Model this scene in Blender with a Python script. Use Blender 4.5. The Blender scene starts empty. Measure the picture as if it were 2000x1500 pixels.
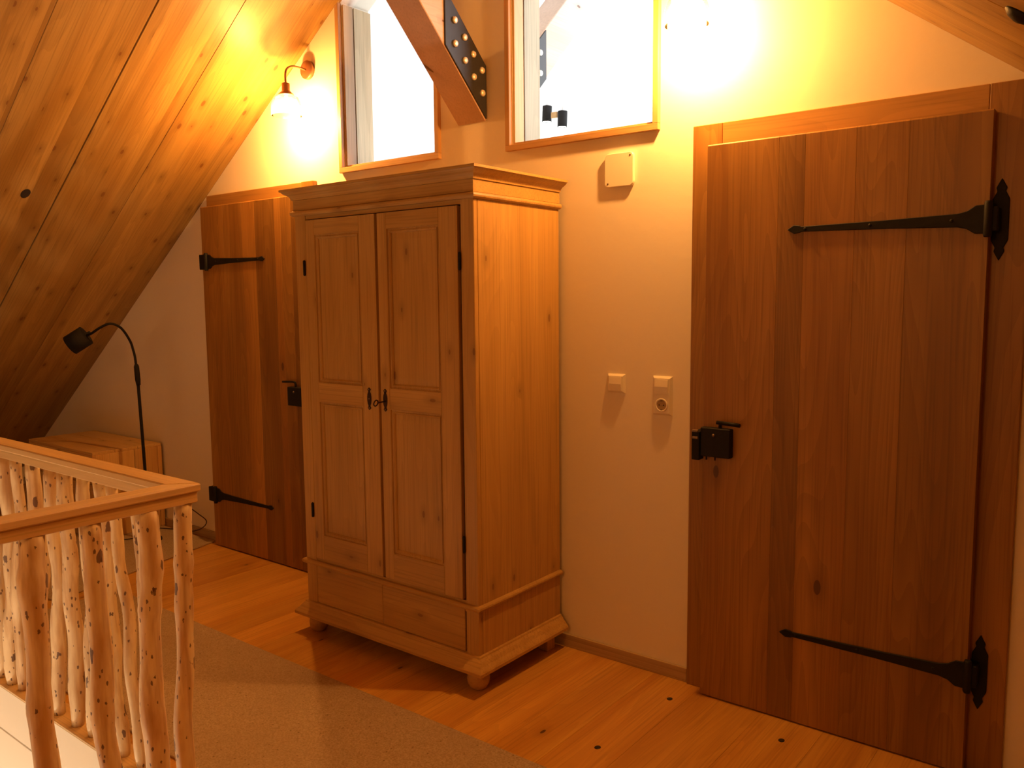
import bpy, bmesh, math, random
from mathutils import Vector, Matrix
random.seed(7)
S = bpy.context.scene
COL = S.collection

# ------------------------------------------------------------------ camera
YAW, PIT, ROL, FPX = math.radians(38.004), math.radians(-5.914), math.radians(-0.5435), 1625.05
F = Vector((-math.sin(YAW)*math.cos(PIT), math.cos(YAW)*math.cos(PIT), math.sin(PIT)))
R0 = Vector((math.cos(YAW), math.sin(YAW), 0)); U0 = R0.cross(F)
RR = math.cos(ROL)*R0 + math.sin(ROL)*U0; UU = -math.sin(ROL)*R0 + math.cos(ROL)*U0
cam = bpy.data.cameras.new('camera'); co = bpy.data.objects.new('camera', cam); COL.objects.link(co)
cam.sensor_width = 36; cam.sensor_fit = 'HORIZONTAL'; cam.lens = FPX/2000*36; cam.clip_start = 0.02
m3 = Matrix((RR, UU, -F)).transposed()
co.matrix_world = Matrix.Translation((0, -2.8745, 1.5)) @ m3.to_4x4()
S.camera = co

# ------------------------------------------------------------------ light
WARM = (1.0, 0.43, 0.095)
SCONCE_W = 65.0
w = bpy.data.worlds.new('sky'); S.world = w; w.use_nodes = True
w.node_tree.nodes['Background'].inputs[0].default_value = (0.93, 0.97, 1.0, 1)
w.node_tree.nodes['Background'].inputs[1].default_value = 5.2
def point(name, loc, watt, col, r):
    l = bpy.data.lights.new(name, 'POINT'); l.energy = watt; l.color = col; l.shadow_soft_size = r
    o = bpy.data.objects.new(name, l); COL.objects.link(o); o.location = loc; return o
point('attic_lamp_light', (-0.9, -4.4, 2.25), 34, (1.0, 0.43, 0.095), 0.12)      # lamp on the opposite gable, behind the viewer
point('stair_lamp_light', (-3.5, -2.65, -1.55), 92, (1.0, 0.75, 0.50), 0.10)    # lamp down in the stairwell
S.view_settings.view_transform = 'Standard'; S.view_settings.look = 'None'
S.view_settings.gamma = 1; S.view_settings.use_curve_mapping = False
S.view_settings.exposure = 0.0
S.cycles.max_bounces = 5; S.cycles.caustics_reflective = False; S.cycles.caustics_refractive = False; S.cycles.diffuse_bounces = 4; S.cycles.glossy_bounces = 2; S.cycles.transparent_max_bounces = 8

# ------------------------------------------------------------------ materials
def newmat(name):
    m = bpy.data.materials.new(name); m.use_nodes = True
    n = m.node_tree.nodes; return m, n, m.node_tree.links, n['Principled BSDF']
def mix(n, l, a, b, fac, mode='MIX'):
    x = n.new('ShaderNodeMix'); x.data_type = 'RGBA'; x.blend_type = mode
    for s, v in ((6, a), (7, b), (0, fac)):
        if hasattr(v, 'is_linked'): l.new(v, x.inputs[s])
        elif s == 0: x.inputs[0].default_value = v
        else: x.inputs[s].default_value = (*v, 1)
    return x.outputs[2]
def ramp(n, l, src, p0, p1, c0=(0, 0, 0), c1=(1, 1, 1)):
    r = n.new('ShaderNodeValToRGB'); e = r.color_ramp.elements
    e[0].position = p0; e[1].position = p1; e[0].color = (*c0, 1); e[1].color = (*c1, 1)
    l.new(src, r.inputs[0]); return r.outputs[0]
def math_(n, l, op, a, b=None):
    x = n.new('ShaderNodeMath'); x.operation = op
    for i, v in enumerate((a, b)):
        if v is None: continue
        if hasattr(v, 'is_linked'): l.new(v, x.inputs[i])
        else: x.inputs[i].default_value = v
    return x.outputs[0]
def wood(name, light, dark, axis='z', rough=0.45, knots=0.5, ring=0.5, vary=0.25, lam=None, grain=1.0, kcol=(0.10, 0.035, 0.012), kscale=1.0):
    """axis = grain direction in object space; lam = (across axis, width) of glued lamellae."""
    m, n, l, b = newmat(name)
    tc = n.new('ShaderNodeTexCoord'); oi = n.new('ShaderNodeObjectInfo')
    rv = n.new('ShaderNodeVectorMath'); rv.operation = 'SCALE'; rv.inputs[0].default_value = (7.3, 11.9, 5.7)
    l.new(oi.outputs['Random'], rv.inputs['Scale'])
    off = n.new('ShaderNodeVectorMath'); off.operation = 'ADD'
    l.new(tc.outputs['Object'], off.inputs[0]); l.new(rv.outputs[0], off.inputs[1])
    ai = 'xyz'.index(axis)
    vec = off.outputs[0]; lamrand = None
    if lam:
        sp = n.new('ShaderNodeSeparateXYZ'); l.new(vec, sp.inputs[0])
        fl = math_(n, l, 'FLOOR', math_(n, l, 'DIVIDE', sp.outputs['XYZ'.index(lam[0].upper())], lam[1]))
        wn = n.new('ShaderNodeTexWhiteNoise'); wn.noise_dimensions = '1D'; l.new(fl, wn.inputs['W'])
        lamrand = wn.outputs['Value']
        sc = n.new('ShaderNodeVectorMath'); sc.operation = 'SCALE'; l.new(wn.outputs['Color'], sc.inputs[0]); sc.inputs['Scale'].default_value = 9.0
        ad = n.new('ShaderNodeVectorMath'); ad.operation = 'ADD'; l.new(vec, ad.inputs[0]); l.new(sc.outputs[0], ad.inputs[1]); vec = ad.outputs[0]
    def mapped(along, across):
        mp = n.new('ShaderNodeMapping'); s = [across]*3; s[ai] = along; mp.inputs['Scale'].default_value = s
        l.new(vec, mp.inputs[0]); return mp.outputs[0]
    def noise(v, scale=1, detail=3, dist=0.0):
        t = n.new('ShaderNodeTexNoise'); t.inputs['Scale'].default_value = scale; t.inputs['Detail'].default_value = detail
        t.inputs['Distortion'].default_value = dist; l.new(v, t.inputs['Vector']); return t.outputs['Fac']
    broad = noise(mapped(0.7, 9), 1, 1.5, 0.4)
    col = mix(n, l, dark, light, ramp(n, l, broad, 0.30, 0.68))
    # growth rings: contour bands of a stretched noise field
    fld = noise(mapped(0.55, 5.5), 1, 1.0)
    rings = math_(n, l, 'FRACT', math_(n, l, 'MULTIPLY', fld, 22.0))
    rr = ramp(n, l, rings, 0.0, 0.9)
    d2 = tuple(c*0.62 for c in dark)
    col = mix(n, l, col, d2, math_(n, l, 'MULTIPLY', rr, 0.42*ring))
    fine = noise(mapped(3.0, 170), 1, 0)
    col = mix(n, l, col, tuple(c*0.55 for c in dark), math_(n, l, 'MULTIPLY', ramp(n, l, fine, 0.52, 0.75), 0.35*grain))
    if knots > 0:
        v = n.new('ShaderNodeTexVoronoi'); v.inputs['Scale'].default_value = 1.0; v.inputs['Randomness'].default_value = 1.0
        v.voronoi_dimensions = '2D'
        sx = n.new('ShaderNodeSeparateXYZ'); l.new(vec, sx.inputs[0]); oth = [i for i in range(3) if i != ai]
        cb = n.new('ShaderNodeCombineXYZ'); l.new(math_(n, l, 'MULTIPLY', sx.outputs[ai], 3.4*kscale), cb.inputs[0])
        l.new(math_(n, l, 'MULTIPLY', math_(n, l, 'ADD', sx.outputs[oth[0]], sx.outputs[oth[1]]), 7.5*kscale), cb.inputs[1])
        l.new(cb.outputs[0], v.inputs['Vector'])
        kr = n.new('ShaderNodeSeparateColor'); l.new(v.outputs['Color'], kr.inputs[0])
        thr = math_(n, l, 'ADD', math_(n, l, 'MULTIPLY', kr.outputs[1], 0.05), 0.022)
        core = math_(n, l, 'LESS_THAN', v.outputs['Distance'], thr)
        halo = ramp(n, l, v.outputs['Distance'], 0.04, 0.22, (1, 1, 1), (0, 0, 0))
        on = math_(n, l, 'LESS_THAN', kr.outputs[0], knots)
        col = mix(n, l, col, tuple(c*0.6 for c in dark), math_(n, l, 'MULTIPLY', math_(n, l, 'MULTIPLY', halo, on), 0.55))
        col = mix(n, l, col, kcol, math_(n, l, 'MULTIPLY', math_(n, l, 'MULTIPLY', core, on), 0.75))
    # board-to-board tone
    br = math_(n, l, 'ADD', math_(n, l, 'MULTIPLY', lamrand if lamrand is not None else oi.outputs['Random'], vary*2), 1-vary)
    oc = n.new('ShaderNodeSeparateColor'); l.new(oi.outputs['Color'], oc.inputs[0]); br = math_(n, l, 'MULTIPLY', br, oc.outputs[0])   # tone of the single board
    hs = n.new('ShaderNodeHueSaturation'); l.new(br, hs.inputs['Value']); l.new(col, hs.inputs['Color'])
    l.new(hs.outputs[0], b.inputs['Base Color'])
    b.inputs['Roughness'].default_value = rough
    return m
def plain(name, col, rough=0.5, metal=0.0, bump=0, bscale=60, var=0.0):
    m, n, l, b = newmat(name)
    b.inputs['Base Color'].default_value = (*col, 1); b.inputs['Roughness'].default_value = rough; b.inputs['Metallic'].default_value = metal
    if bump or var:
        tc = n.new('ShaderNodeTexCoord'); t = n.new('ShaderNodeTexNoise'); t.inputs['Scale'].default_value = bscale; t.inputs['Detail'].default_value = 2
        l.new(tc.outputs['Object'], t.inputs['Vector'])
        if bump:
            bp = n.new('ShaderNodeBump'); bp.inputs['Strength'].default_value = bump; bp.inputs['Distance'].default_value = 0.004
            l.new(t.outputs['Fac'], bp.inputs['Height']); l.new(bp.outputs[0], b.inputs['Normal'])
        if var:
            l.new(mix(n, l, tuple(c*(1-var) for c in col), tuple(min(1, c*(1+var)) for c in col), t.outputs['Fac']), b.inputs['Base Color'])
    return m
M = {}
M['plaster'] = plain('plaster', (0.84, 0.775, 0.66), 0.9, bump=0.15, bscale=35)
M['white_room'] = plain('white_room', (0.88, 0.88, 0.87), 0.85)
M['ceil'] = wood('spruce_ceiling', (0.45, 0.275, 0.08), (0.31, 0.165, 0.04), 'x', 0.42, knots=0.62, ring=0.5, vary=0.12, lam=('y', 0.125), kcol=(0.16, 0.055, 0.015))
M['floor'] = wood('larch_floor', (0.70, 0.39, 0.085), (0.54, 0.25, 0.045), 'y', 0.30, knots=0.16, ring=0.45, vary=0.12, kcol=(0.03, 0.012, 0.006))
M['oak'] = wood('oak_door', (0.38, 0.195, 0.045), (0.265, 0.12, 0.024), 'z', 0.42, knots=0.09, ring=0.75, vary=0.06, grain=1.0, kcol=(0.06, 0.025, 0.012), kscale=0.7)
M['oak_x'] = wood('oak_header', (0.46, 0.25, 0.07), (0.37, 0.19, 0.05), 'x', 0.42, knots=0, ring=0.4, vary=0.06)
M['pine_z'] = wood('pine_upright', (0.545, 0.33, 0.105), (0.45, 0.26, 0.075), 'z', 0.40, knots=0.26, ring=0.4, vary=0.05, kcol=(0.20, 0.085, 0.03), kscale=1.15)
M['pine_x'] = wood('pine_lying', (0.545, 0.33, 0.105), (0.45, 0.26, 0.075), 'x', 0.40, knots=0.24, ring=0.4, vary=0.05, kcol=(0.20, 0.085, 0.03))
M['pine_y'] = wood('pine_depth', (0.545, 0.33, 0.105), (0.45, 0.26, 0.075), 'y', 0.40, knots=0.10, ring=0.3, vary=0.05)
M['ash_z'] = wood('ash_lining', (0.72, 0.55, 0.33), (0.56, 0.40, 0.22), 'z', 0.45, knots=0, ring=0.5, vary=0.05)
M['ash_x'] = wood('ash_frame', (0.60, 0.36, 0.16), (0.50, 0.28, 0.11), 'x', 0.45, knots=0, ring=0.4, vary=0.04)
M['ash_fz'] = wood('ash_upright', (0.60, 0.36, 0.16), (0.50, 0.28, 0.11), 'z', 0.45, knots=0, ring=0.4, vary=0.04)
M['timber'] = wood('timber_brace', (0.68, 0.50, 0.42), (0.60, 0.42, 0.33), 'y', 0.55, knots=0.25, ring=0.3, vary=0.03, grain=0.6)
M['rail'] = wood('beech_rail_x', (0.78, 0.55, 0.28), (0.69, 0.46, 0.21), 'x', 0.35, knots=0, ring=0.3, vary=0.03)
M['rail_y'] = wood('beech_rail_y', (0.78, 0.55, 0.28), (0.69, 0.46, 0.21), 'y', 0.35, knots=0, ring=0.3, vary=0.03)
M['crate'] = wood('crate_pine', (0.68, 0.44, 0.17), (0.58, 0.33, 0.11), 'x', 0.5, knots=0.35, ring=0.3, vary=0.08)
M['crate_z'] = wood('crate_pine_side', (0.68, 0.44, 0.17), (0.58, 0.33, 0.11), 'z', 0.5, knots=0.35, ring=0.3, vary=0.08)
M['skirt'] = wood('oak_skirting', (0.50, 0.36, 0.20), (0.40, 0.27, 0.14), 'x', 0.5, knots=0, ring=0.8, vary=0.03)
M['white_wood'] = plain('white_painted_wood', (0.82, 0.78, 0.70), 0.45, bump=0.05, bscale=80)
M['iron'] = plain('black_iron', (0.008, 0.007, 0.007), 0.6, 0.0, bump=0.3, bscale=40)
M['iron_smooth'] = plain('black_enamel', (0.010, 0.009, 0.010), 0.75, 0.0)
M['iron'].node_tree.nodes['Principled BSDF'].inputs['Specular IOR Level'].default_value = 0.25
M['iron_smooth'].node_tree.nodes['Principled BSDF'].inputs['Specular IOR Level'].default_value = 0.25
M['plate'] = plain('dark_steel_plate', (0.03, 0.028, 0.03), 0.45, 0.3, bump=0.1)
M['bolt'] = plain('zinc_bolt', (0.78, 0.72, 0.60), 0.35, 0.5)
M['bronze'] = plain('copper_brown_metal', (0.32, 0.16, 0.09), 0.38, 0.7)
M['antique'] = plain('antique_dark_brass', (0.05, 0.028, 0.02), 0.4, 0.7)
M['pin'] = plain('escutcheon_pin', (0.45, 0.35, 0.28), 0.35, 0.8)
M['plastic'] = plain('cream_plastic', (0.80, 0.74, 0.62), 0.35)
M['slot'] = plain('socket_hole', (0.03, 0.02, 0.015), 0.6)
M['dark'] = plain('dark_gap', (0.05, 0.028, 0.014), 0.9)
M['knothole'] = plain('knot_hole', (0.02, 0.010, 0.006), 0.8)
M['cable'] = plain('dark_cable', (0.03, 0.015, 0.012), 0.5)
M['screw'] = plain('screw_head', (0.22, 0.16, 0.11), 0.4, 0.8)
# carpet
m, n, l, b = newmat('woven_rug'); M['rug'] = m
tc = n.new('ShaderNodeTexCoord')
t = n.new('ShaderNodeTexNoise'); t.inputs['Scale'].default_value = 190; t.inputs['Detail'].default_value = 3; l.new(tc.outputs['Object'], t.inputs['Vector'])
t2 = n.new('ShaderNodeTexVoronoi'); t2.inputs['Scale'].default_value = 60; l.new(tc.outputs['Object'], t2.inputs['Vector'])
t3 = n.new('ShaderNodeTexNoise'); t3.inputs['Scale'].default_value = 2.2; l.new(tc.outputs['Object'], t3.inputs['Vector'])
c = mix(n, l, (0.30, 0.22, 0.145), (0.50, 0.39, 0.28), ramp(n, l, t.outputs['Fac'], 0.3, 0.7))
sep = n.new('ShaderNodeSeparateColor'); l.new(t2.outputs['Color'], sep.inputs[0])
spk = math_(n, l, 'MULTIPLY', ramp(n, l, t2.outputs['Distance'], 0.12, 0.26, (1, 1, 1), (0, 0, 0)), math_(n, l, 'LESS_THAN', sep.outputs[0], 0.10))
c = mix(n, l, c, (0.13, 0.07, 0.045), math_(n, l, 'MULTIPLY', spk, 0.8))
c = mix(n, l, c, (0.36, 0.26, 0.17), math_(n, l, 'MULTIPLY', ramp(n, l, t3.outputs['Fac'], 0.35, 0.65), 0.3))
l.new(c, b.inputs['Base Color']); b.inputs['Roughness'].default_value = 0.95
bp = n.new('ShaderNodeBump'); bp.inputs['Strength'].default_value = 0.6; bp.inputs['Distance'].default_value = 0.004
l.new(t.outputs['Fac'], bp.inputs['Height']); l.new(bp.outputs[0], b.inputs['Normal'])
# peeled birch sticks
m, n, l, b = newmat('peeled_stick'); M['stick'] = m
tc = n.new('ShaderNodeTexCoord'); oi = n.new('ShaderNodeObjectInfo')
rv = n.new('ShaderNodeVectorMath'); rv.operation = 'SCALE'; rv.inputs[0].default_value = (5.3, 9.1, 13.7); l.new(oi.outputs['Random'], rv.inputs['Scale'])
ad = n.new('ShaderNodeVectorMath'); ad.operation = 'ADD'; l.new(tc.outputs['Object'], ad.inputs[0]); l.new(rv.outputs[0], ad.inputs[1])
def mp(s):
    x = n.new('ShaderNodeMapping'); x.inputs['Scale'].default_value = s; l.new(ad.outputs[0], x.inputs[0]); return x.outputs[0]
t = n.new('ShaderNodeTexNoise'); t.inputs['Scale'].default_value = 1; t.inputs['Detail'].default_value = 4; l.new(mp((26, 26, 5)), t.inputs['Vector'])
c = mix(n, l, (0.62, 0.40, 0.20), (0.86, 0.70, 0.46), ramp(n, l, t.outputs['Fac'], 0.34, 0.56))
t4 = n.new('ShaderNodeTexNoise'); t4.inputs['Scale'].default_value = 1; t4.inputs['Detail'].default_value = 2; l.new(mp((60, 60, 3)), t4.inputs['Vector'])
c = mix(n, l, c, (0.50, 0.30, 0.16), math_(n, l, 'MULTIPLY', ramp(n, l, t4.outputs['Fac'], 0.5, 0.7), 0.6))
for s, thr, prob in (((95, 95, 48), 0.31, 0.20), ((40, 40, 17), 0.34, 0.13)):
    v = n.new('ShaderNodeTexVoronoi'); v.inputs['Scale'].default_value = 1; l.new(mp(s), v.inputs['Vector'])
    nz = n.new('ShaderNodeTexNoise'); nz.inputs['Scale'].default_value = 3; l.new(mp(s), nz.inputs['Vector'])
    sc = n.new('ShaderNodeSeparateColor'); l.new(v.outputs['Color'], sc.inputs[0])
    d = math_(n, l, 'ADD', v.outputs['Distance'], math_(n, l, 'MULTIPLY', math_(n, l, 'SUBTRACT', nz.outputs['Fac'], 0.5), 0.5))
    k = math_(n, l, 'MULTIPLY', math_(n, l, 'LESS_THAN', d, thr), math_(n, l, 'LESS_THAN', sc.outputs[0], prob))
    c = mix(n, l, c, (0.10, 0.045, 0.05), math_(n, l, 'MULTIPLY', k, 0.85))
l.new(c, b.inputs['Base Color']); b.inputs['Roughness'].default_value = 0.5
# clear pane and ribbed lamp glass (thin sheets: clear with a surface reflection)
def thin_glass(name, col, gloss, milk=0.0):
    m, n, l, b = newmat(name); n.remove(b)
    tr = n.new('ShaderNodeBsdfTransparent'); tr.inputs[0].default_value = (*col, 1)
    gl = n.new('ShaderNodeBsdfGlossy'); gl.inputs['Roughness'].default_value = 0.03
    lw = n.new('ShaderNodeLayerWeight'); lw.inputs[0].default_value = gloss
    mx = n.new('ShaderNodeMixShader'); l.new(lw.outputs['Fresnel'], mx.inputs[0]); l.new(tr.outputs[0], mx.inputs[1]); l.new(gl.outputs[0], mx.inputs[2])
    out = mx.outputs[0]
    if milk:
        tl = n.new('ShaderNodeBsdfTranslucent'); tl.inputs[0].default_value = (*col, 1)
        m2 = n.new('ShaderNodeMixShader'); m2.inputs[0].default_value = milk; l.new(out, m2.inputs[1]); l.new(tl.outputs[0], m2.inputs[2]); out = m2.outputs[0]
    l.new(out, n['Material Output'].inputs[0]); return m
M['pane'] = thin_glass('window_glass', (0.97, 0.98, 0.98), 0.12)
M['shade'] = thin_glass('ribbed_lamp_glass', (0.96, 0.94, 0.90), 0.12, 0.05)
m, n, l, b = newmat('glowing_bulb'); M['bulb'] = m
b.inputs['Emission Color'].default_value = (1, 0.6, 0.25, 1); b.inputs['Emission Strength'].default_value = 60
m, n, l, b = newmat('spot_lens'); M['lens'] = m
b.inputs['Emission Color'].default_value = (1, 0.95, 0.9, 1); b.inputs['Emission Strength'].default_value = 30

# ------------------------------------------------------------------ mesh helpers
def BM(): return bmesh.new()
def box(bm, x0, x1, y0, y1, z0, z1, bev=0.0, seg=1):
    x0, x1 = sorted((x0, x1)); y0, y1 = sorted((y0, y1)); z0, z1 = sorted((z0, z1))
    vs = [bm.verts.new((x, y, z)) for x in (x0, x1) for y in (y0, y1) for z in (z0, z1)]
    q = [(0, 1, 3, 2), (4, 6, 7, 5), (0, 4, 5, 1), (2, 3, 7, 6), (0, 2, 6, 4), (1, 5, 7, 3)]
    fs = [bm.faces.new([vs[i] for i in f]) for f in q]
    if bev:
        es = list({e for f in fs for e in f.edges})
        bmesh.ops.bevel(bm, geom=es, offset=bev, segments=seg, affect='EDGES', profile=0.5)
    return bm
def prism(bm, pts, a0, a1, axis='y', bev=0.0):
    """polygon pts extruded along axis from a0 to a1; pts are the two other coords in xyz order."""
    def P(p, a):
        if axis == 'y': return (p[0], a, p[1])
        if axis == 'x': return (a, p[0], p[1])
        return (p[0], p[1], a)
    A = [bm.verts.new(P(p, a0)) for p in pts]; B = [bm.verts.new(P(p, a1)) for p in pts]
    n_ = len(pts); fs = [bm.faces.new(A), bm.faces.new(B[::-1])]
    for i in range(n_): fs.append(bm.faces.new((A[i], A[(i+1) % n_], B[(i+1) % n_], B[i])))
    bmesh.ops.recalc_face_normals(bm, faces=fs)
    if bev:
        bmesh.ops.bevel(bm, geom=list({e for f in fs for e in f.edges}), offset=bev, segments=1, affect='EDGES')
    return bm
def lathe(bm, prof, origin=(0, 0, 0), axis=(0, 0, 1), seg=24, cap=True):
    ax = Vector(axis).normalized(); t = Vector((1, 0, 0)) if abs(ax.x) < 0.9 else Vector((0, 1, 0))
    u = ax.cross(t).normalized(); v = ax.cross(u); o = Vector(origin); rings = []
    for r, h in prof:
        rings.append([bm.verts.new(o + ax*h + (u*math.cos(2*math.pi*i/seg) + v*math.sin(2*math.pi*i/seg))*r) for i in range(seg)])
    for a, c in zip(rings, rings[1:]):
        for i in range(seg): bm.faces.new((a[i], a[(i+1) % seg], c[(i+1) % seg], c[i])).smooth = True
    if cap:
        bm.faces.new(rings[0][::-1]); bm.faces.new(rings[-1])
    return bm
def tube(bm, pts, rad, seg=10, caps=True):
    pts = [Vector(p) for p in pts]; rads = rad if isinstance(rad, (list, tuple)) else [rad]*len(pts)
    rings = []; prev = None
    for i, p in enumerate(pts):
        d = (pts[min(i+1, len(pts)-1)] - pts[max(i-1, 0)]).normalized()
        if prev is None:
            t = Vector((0, 1, 0)) if abs(d.y) < 0.9 else Vector((1, 0, 0)); u = d.cross(t).normalized()
        else: u = (prev - d*prev.dot(d)).normalized()
        prev = u; v = d.cross(u)
        rings.append([bm.verts.new(p + (u*math.cos(2*math.pi*k/seg) + v*math.sin(2*math.pi*k/seg))*rads[i]) for k in range(seg)])
    for a, c in zip(rings, rings[1:]):
        for k in range(seg): bm.faces.new((a[k], a[(k+1) % seg], c[(k+1) % seg], c[k])).smooth = True
    if caps: bm.faces.new(rings[0][::-1]); bm.faces.new(rings[-1])
    return bm
def smooth_path(ctrl, n_=8):
    c = [Vector(p) for p in ctrl]; c = [2*c[0]-c[1]] + c + [2*c[-1]-c[-2]]; out = []
    for i in range(1, len(c)-2):
        for k in range(n_):
            t = k/n_; a, b_, d, e = c[i-1], c[i], c[i+1], c[i+2]
            out.append(0.5*((2*b_) + (d-a)*t + (2*a-5*b_+4*d-e)*t*t + (3*b_-a-3*d+e)*t**3))
    out.append(c[-2]); return out
ORG = {}
def obj(name, bm, mat, parent=None, label=None):
    """bm is in world coordinates; children are shifted to their thing's base."""
    root = parent
    while root is not None and root.parent is not None: root = root.parent
    off = ORG.get(root, Vector((0, 0, 0))) if root else Vector((0, 0, 0))
    bmesh.ops.recalc_face_normals(bm, faces=bm.faces)
    if off.length: bmesh.ops.translate(bm, verts=bm.verts, vec=-off)
    me = bpy.data.meshes.new(name); bm.to_mesh(me); bm.free(); me.materials.append(M[mat])
    o = bpy.data.objects.new(name, me); COL.objects.link(o)
    if parent: o.parent = parent
    if label: o['label'] = label
    return o
def tag(o, label, cat, group=None, kind=None):
    o['label'] = label; o['category'] = cat
    if group: o['group'] = group
    if kind: o['kind'] = kind
    return o
def thing(name, loc, label, cat, group=None, kind=None):
    o = bpy.data.objects.new(name, None); COL.objects.link(o); o.location = loc; ORG[o] = Vector(loc)
    o.empty_display_size = 0.1
    return tag(o, label, cat, group, kind)
def single(name, bm, mat, base, label, cat, group=None, kind=None):
    """one-mesh top-level thing with its origin at base."""
    b_ = Vector(base); bmesh.ops.translate(bm, verts=bm.verts, vec=-b_)
    o = obj(name, bm, mat); o.location = b_; ORG[o] = b_
    return tag(o, label, cat, group, kind)

# ------------------------------------------------------------------ the room shell
WT = 0.183                                  # gable wall thickness
XA = -2.3713; ZA = 5.279 + 0.694*XA         # ridge
def zl(x): return 5.279 + 0.694*x
def zr(x): return 1.869 - 0.744*x
def zc(x): return min(zl(x), zr(x))
XL, XR = -7.4, 1.75                         # knee walls
YB, YF = -5.2, 4.2                          # far ends
# window openings, sloping heads
W1 = dict(l=-3.303, r=-2.668, b=2.160, tl=2.965, tr=3.405)
W2 = dict(l=-2.232, r=-1.552, b=2.146, tl=3.20, tr=2.80)
bm = BM()
def wallpiece(p): prism(bm, p, 0, WT, 'y')
wallpiece([(XL, -0.05), (W1['l'], -0.05), (W1['l'], zl(W1['l'])), (XL, zl(XL))])
wallpiece([(W1['l'], -0.05), (W1['r'], -0.05), (W1['r'], W1['b']), (W1['l'], W1['b'])])
wallpiece([(W1['l'], W1['tl']), (W1['r'], W1['tr']), (W1['r'], zl(W1['r'])), (W1['l'], zl(W1['l']))])
wallpiece([(W1['r'], -0.05), (W2['l'], -0.05), (W2['l'], zr(W2['l'])), (XA, ZA), (W1['r'], zl(W1['r']))])
wallpiece([(W2['l'], -0.05), (W2['r'], -0.05), (W2['r'], W2['b']), (W2['l'], W2['b'])])
wallpiece([(W2['l'], W2['tl']), (W2['r'], W2['tr']), (W2['r'], zr(W2['r'])), (W2['l'], zr(W2['l']))])
wallpiece([(W2['r'], -0.05), (XR, -0.05), (XR, zr(XR)), (W2['r'], zr(W2['r']))])
bmesh.ops.remove_doubles(bm, verts=bm.verts, dist=0.0005)
single('wall_back', bm, 'plaster', (-2.4, 0, 0), 'cream plastered gable wall between the two plank doors', 'wall', kind='structure')
bm = BM(); box(bm, XL-0.12, XL, YB, YF, -0.05, zl(XL)+0.1)
single('wall_left', bm, 'plaster', (XL, 0, 0), 'low plastered knee wall under the sloped ceiling on the left', 'wall', kind='structure')
bm = BM(); box(bm, XR, XR+0.12, YB, YF, -0.05, zr(XR)+0.12)
single('wall_right', bm, 'plaster', (XR, 0, 0), 'low plastered knee wall under the right roof slope', 'wall', kind='structure')
bm = BM(); prism(bm, [(XL, -0.05), (XR, -0.05), (XR, zr(XR)), (XA, ZA), (XL, zl(XL))], YB-0.12, YB)
single('wall_front', bm, 'plaster', (-2.4, YB, 0), 'plastered gable wall opposite the wardrobe', 'wall', kind='structure')

# ceiling: dark backing with boards running up the slopes
ceil = thing('ceiling', (XA, 0, ZA), 'sloped ceiling of knotty spruce boards under the roof', 'ceiling', kind='structure')
bm = BM()
for a, b_ in (((XL-0.15, zl(XL-0.15)), (XA, ZA)), ((XA, ZA), (XR+0.15, zr(XR+0.15)))):
    prism(bm, [(a[0], a[1]+0.022), (b_[0], b_[1]+0.022), (b_[0], b_[1]+0.16), (a[0], a[1]+0.16)], YB-0.1, WT, 'y')
obj('roof_backing', bm, 'dark', ceil)
SL = math.atan(0.694); SR = math.atan(0.744)
joints = [-0.0, -0.448, -0.820, -1.202, -1.575, -1.95, -2.325, -2.70, -3.075, -3.45, -3.825, -4.2, -4.575, -4.95, YB]
LL = (XA - XL + 0.10)/math.cos(SL); LR = (XR + 0.10 - XA)/math.cos(SR)
for side in (0, 1):
    for i, (a, c_) in enumerate(zip(joints, joints[1:])):
        g0 = 0.0 if i == 0 else (0.0035 if abs(a+0.82) < .01 or i % 3 == 2 else 0.0010)
        g1 = 0.0035 if abs(c_+0.82) < .01 or (i+1) % 3 == 2 else 0.0010
        bm = BM(); box(bm, 0, LR if side else LL, c_+g1, a-g0, 0, 0.022, 0.0012)
        me_o = obj('board', bm, 'ceil', ceil)          # built along local x, then tilted
        bpy.data.meshes[me_o.data.name].transform(Matrix.Translation(ORG[ceil]))
        me_o.location = (0, 0, 0)
        me_o.rotation_euler = (0, SR, 0) if side else (0, math.pi - SL, 0)
        if not side: me_o.scale = (1, 1, -1)
        if not side and abs(a+0.82) < .01:
            knotted = me_o
# knot holes in the boards
def ceil_local(x): return (x - XA)/(-math.cos(SL))
bm = BM(); lathe(bm, [(0.036, -0.0012), (0.034, -0.002), (0.018, 0.0015)], (0, 0, 0), (0, 0, 1), 16)
bmesh.ops.scale(bm, vec=(1.0, 0.62, 1), verts=bm.verts)
bmesh.ops.translate(bm, verts=bm.verts, vec=Vector((ceil_local(-4.643), -0.976, 0)) + ORG[ceil])
k = obj('knot_hole', bm, 'knothole', knotted)

# floor with planks running away from the wall, hole for the stairs
HX0, HX1, HY0, HY1 = -5.6, -2.215, -4.3, -1.648
floor = thing('floor', (-2.4, 0, 0), 'honey coloured larch plank floor with dark knots', 'floor', kind='structure')
bm = BM()
box(bm, XL, XR, HY1+0.04, 0, -0.24, -0.024); box(bm, HX1+0.04, XR, YB, HY1+0.04, -0.24, -0.024)
box(bm, XL, HX0, YB, HY1+0.04, -0.24, -0.024); box(bm, HX0, HX1+0.04, YB, HY0, -0.24, -0.024)
obj('subfloor', bm, 'dark', floor)
edges = [-1.064, -1.325, -1.525, -1.70, -1.882]
while edges[-1] > XL+0.1: edges.append(edges[-1] - random.choice((0.17, 0.20, 0.205, 0.23)))
edges[-1] = XL
while edges[0] < XR-0.1: edges.insert(0, edges[0] + random.choice((0.18, 0.20, 0.22)))
edges[0] = XR
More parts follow.
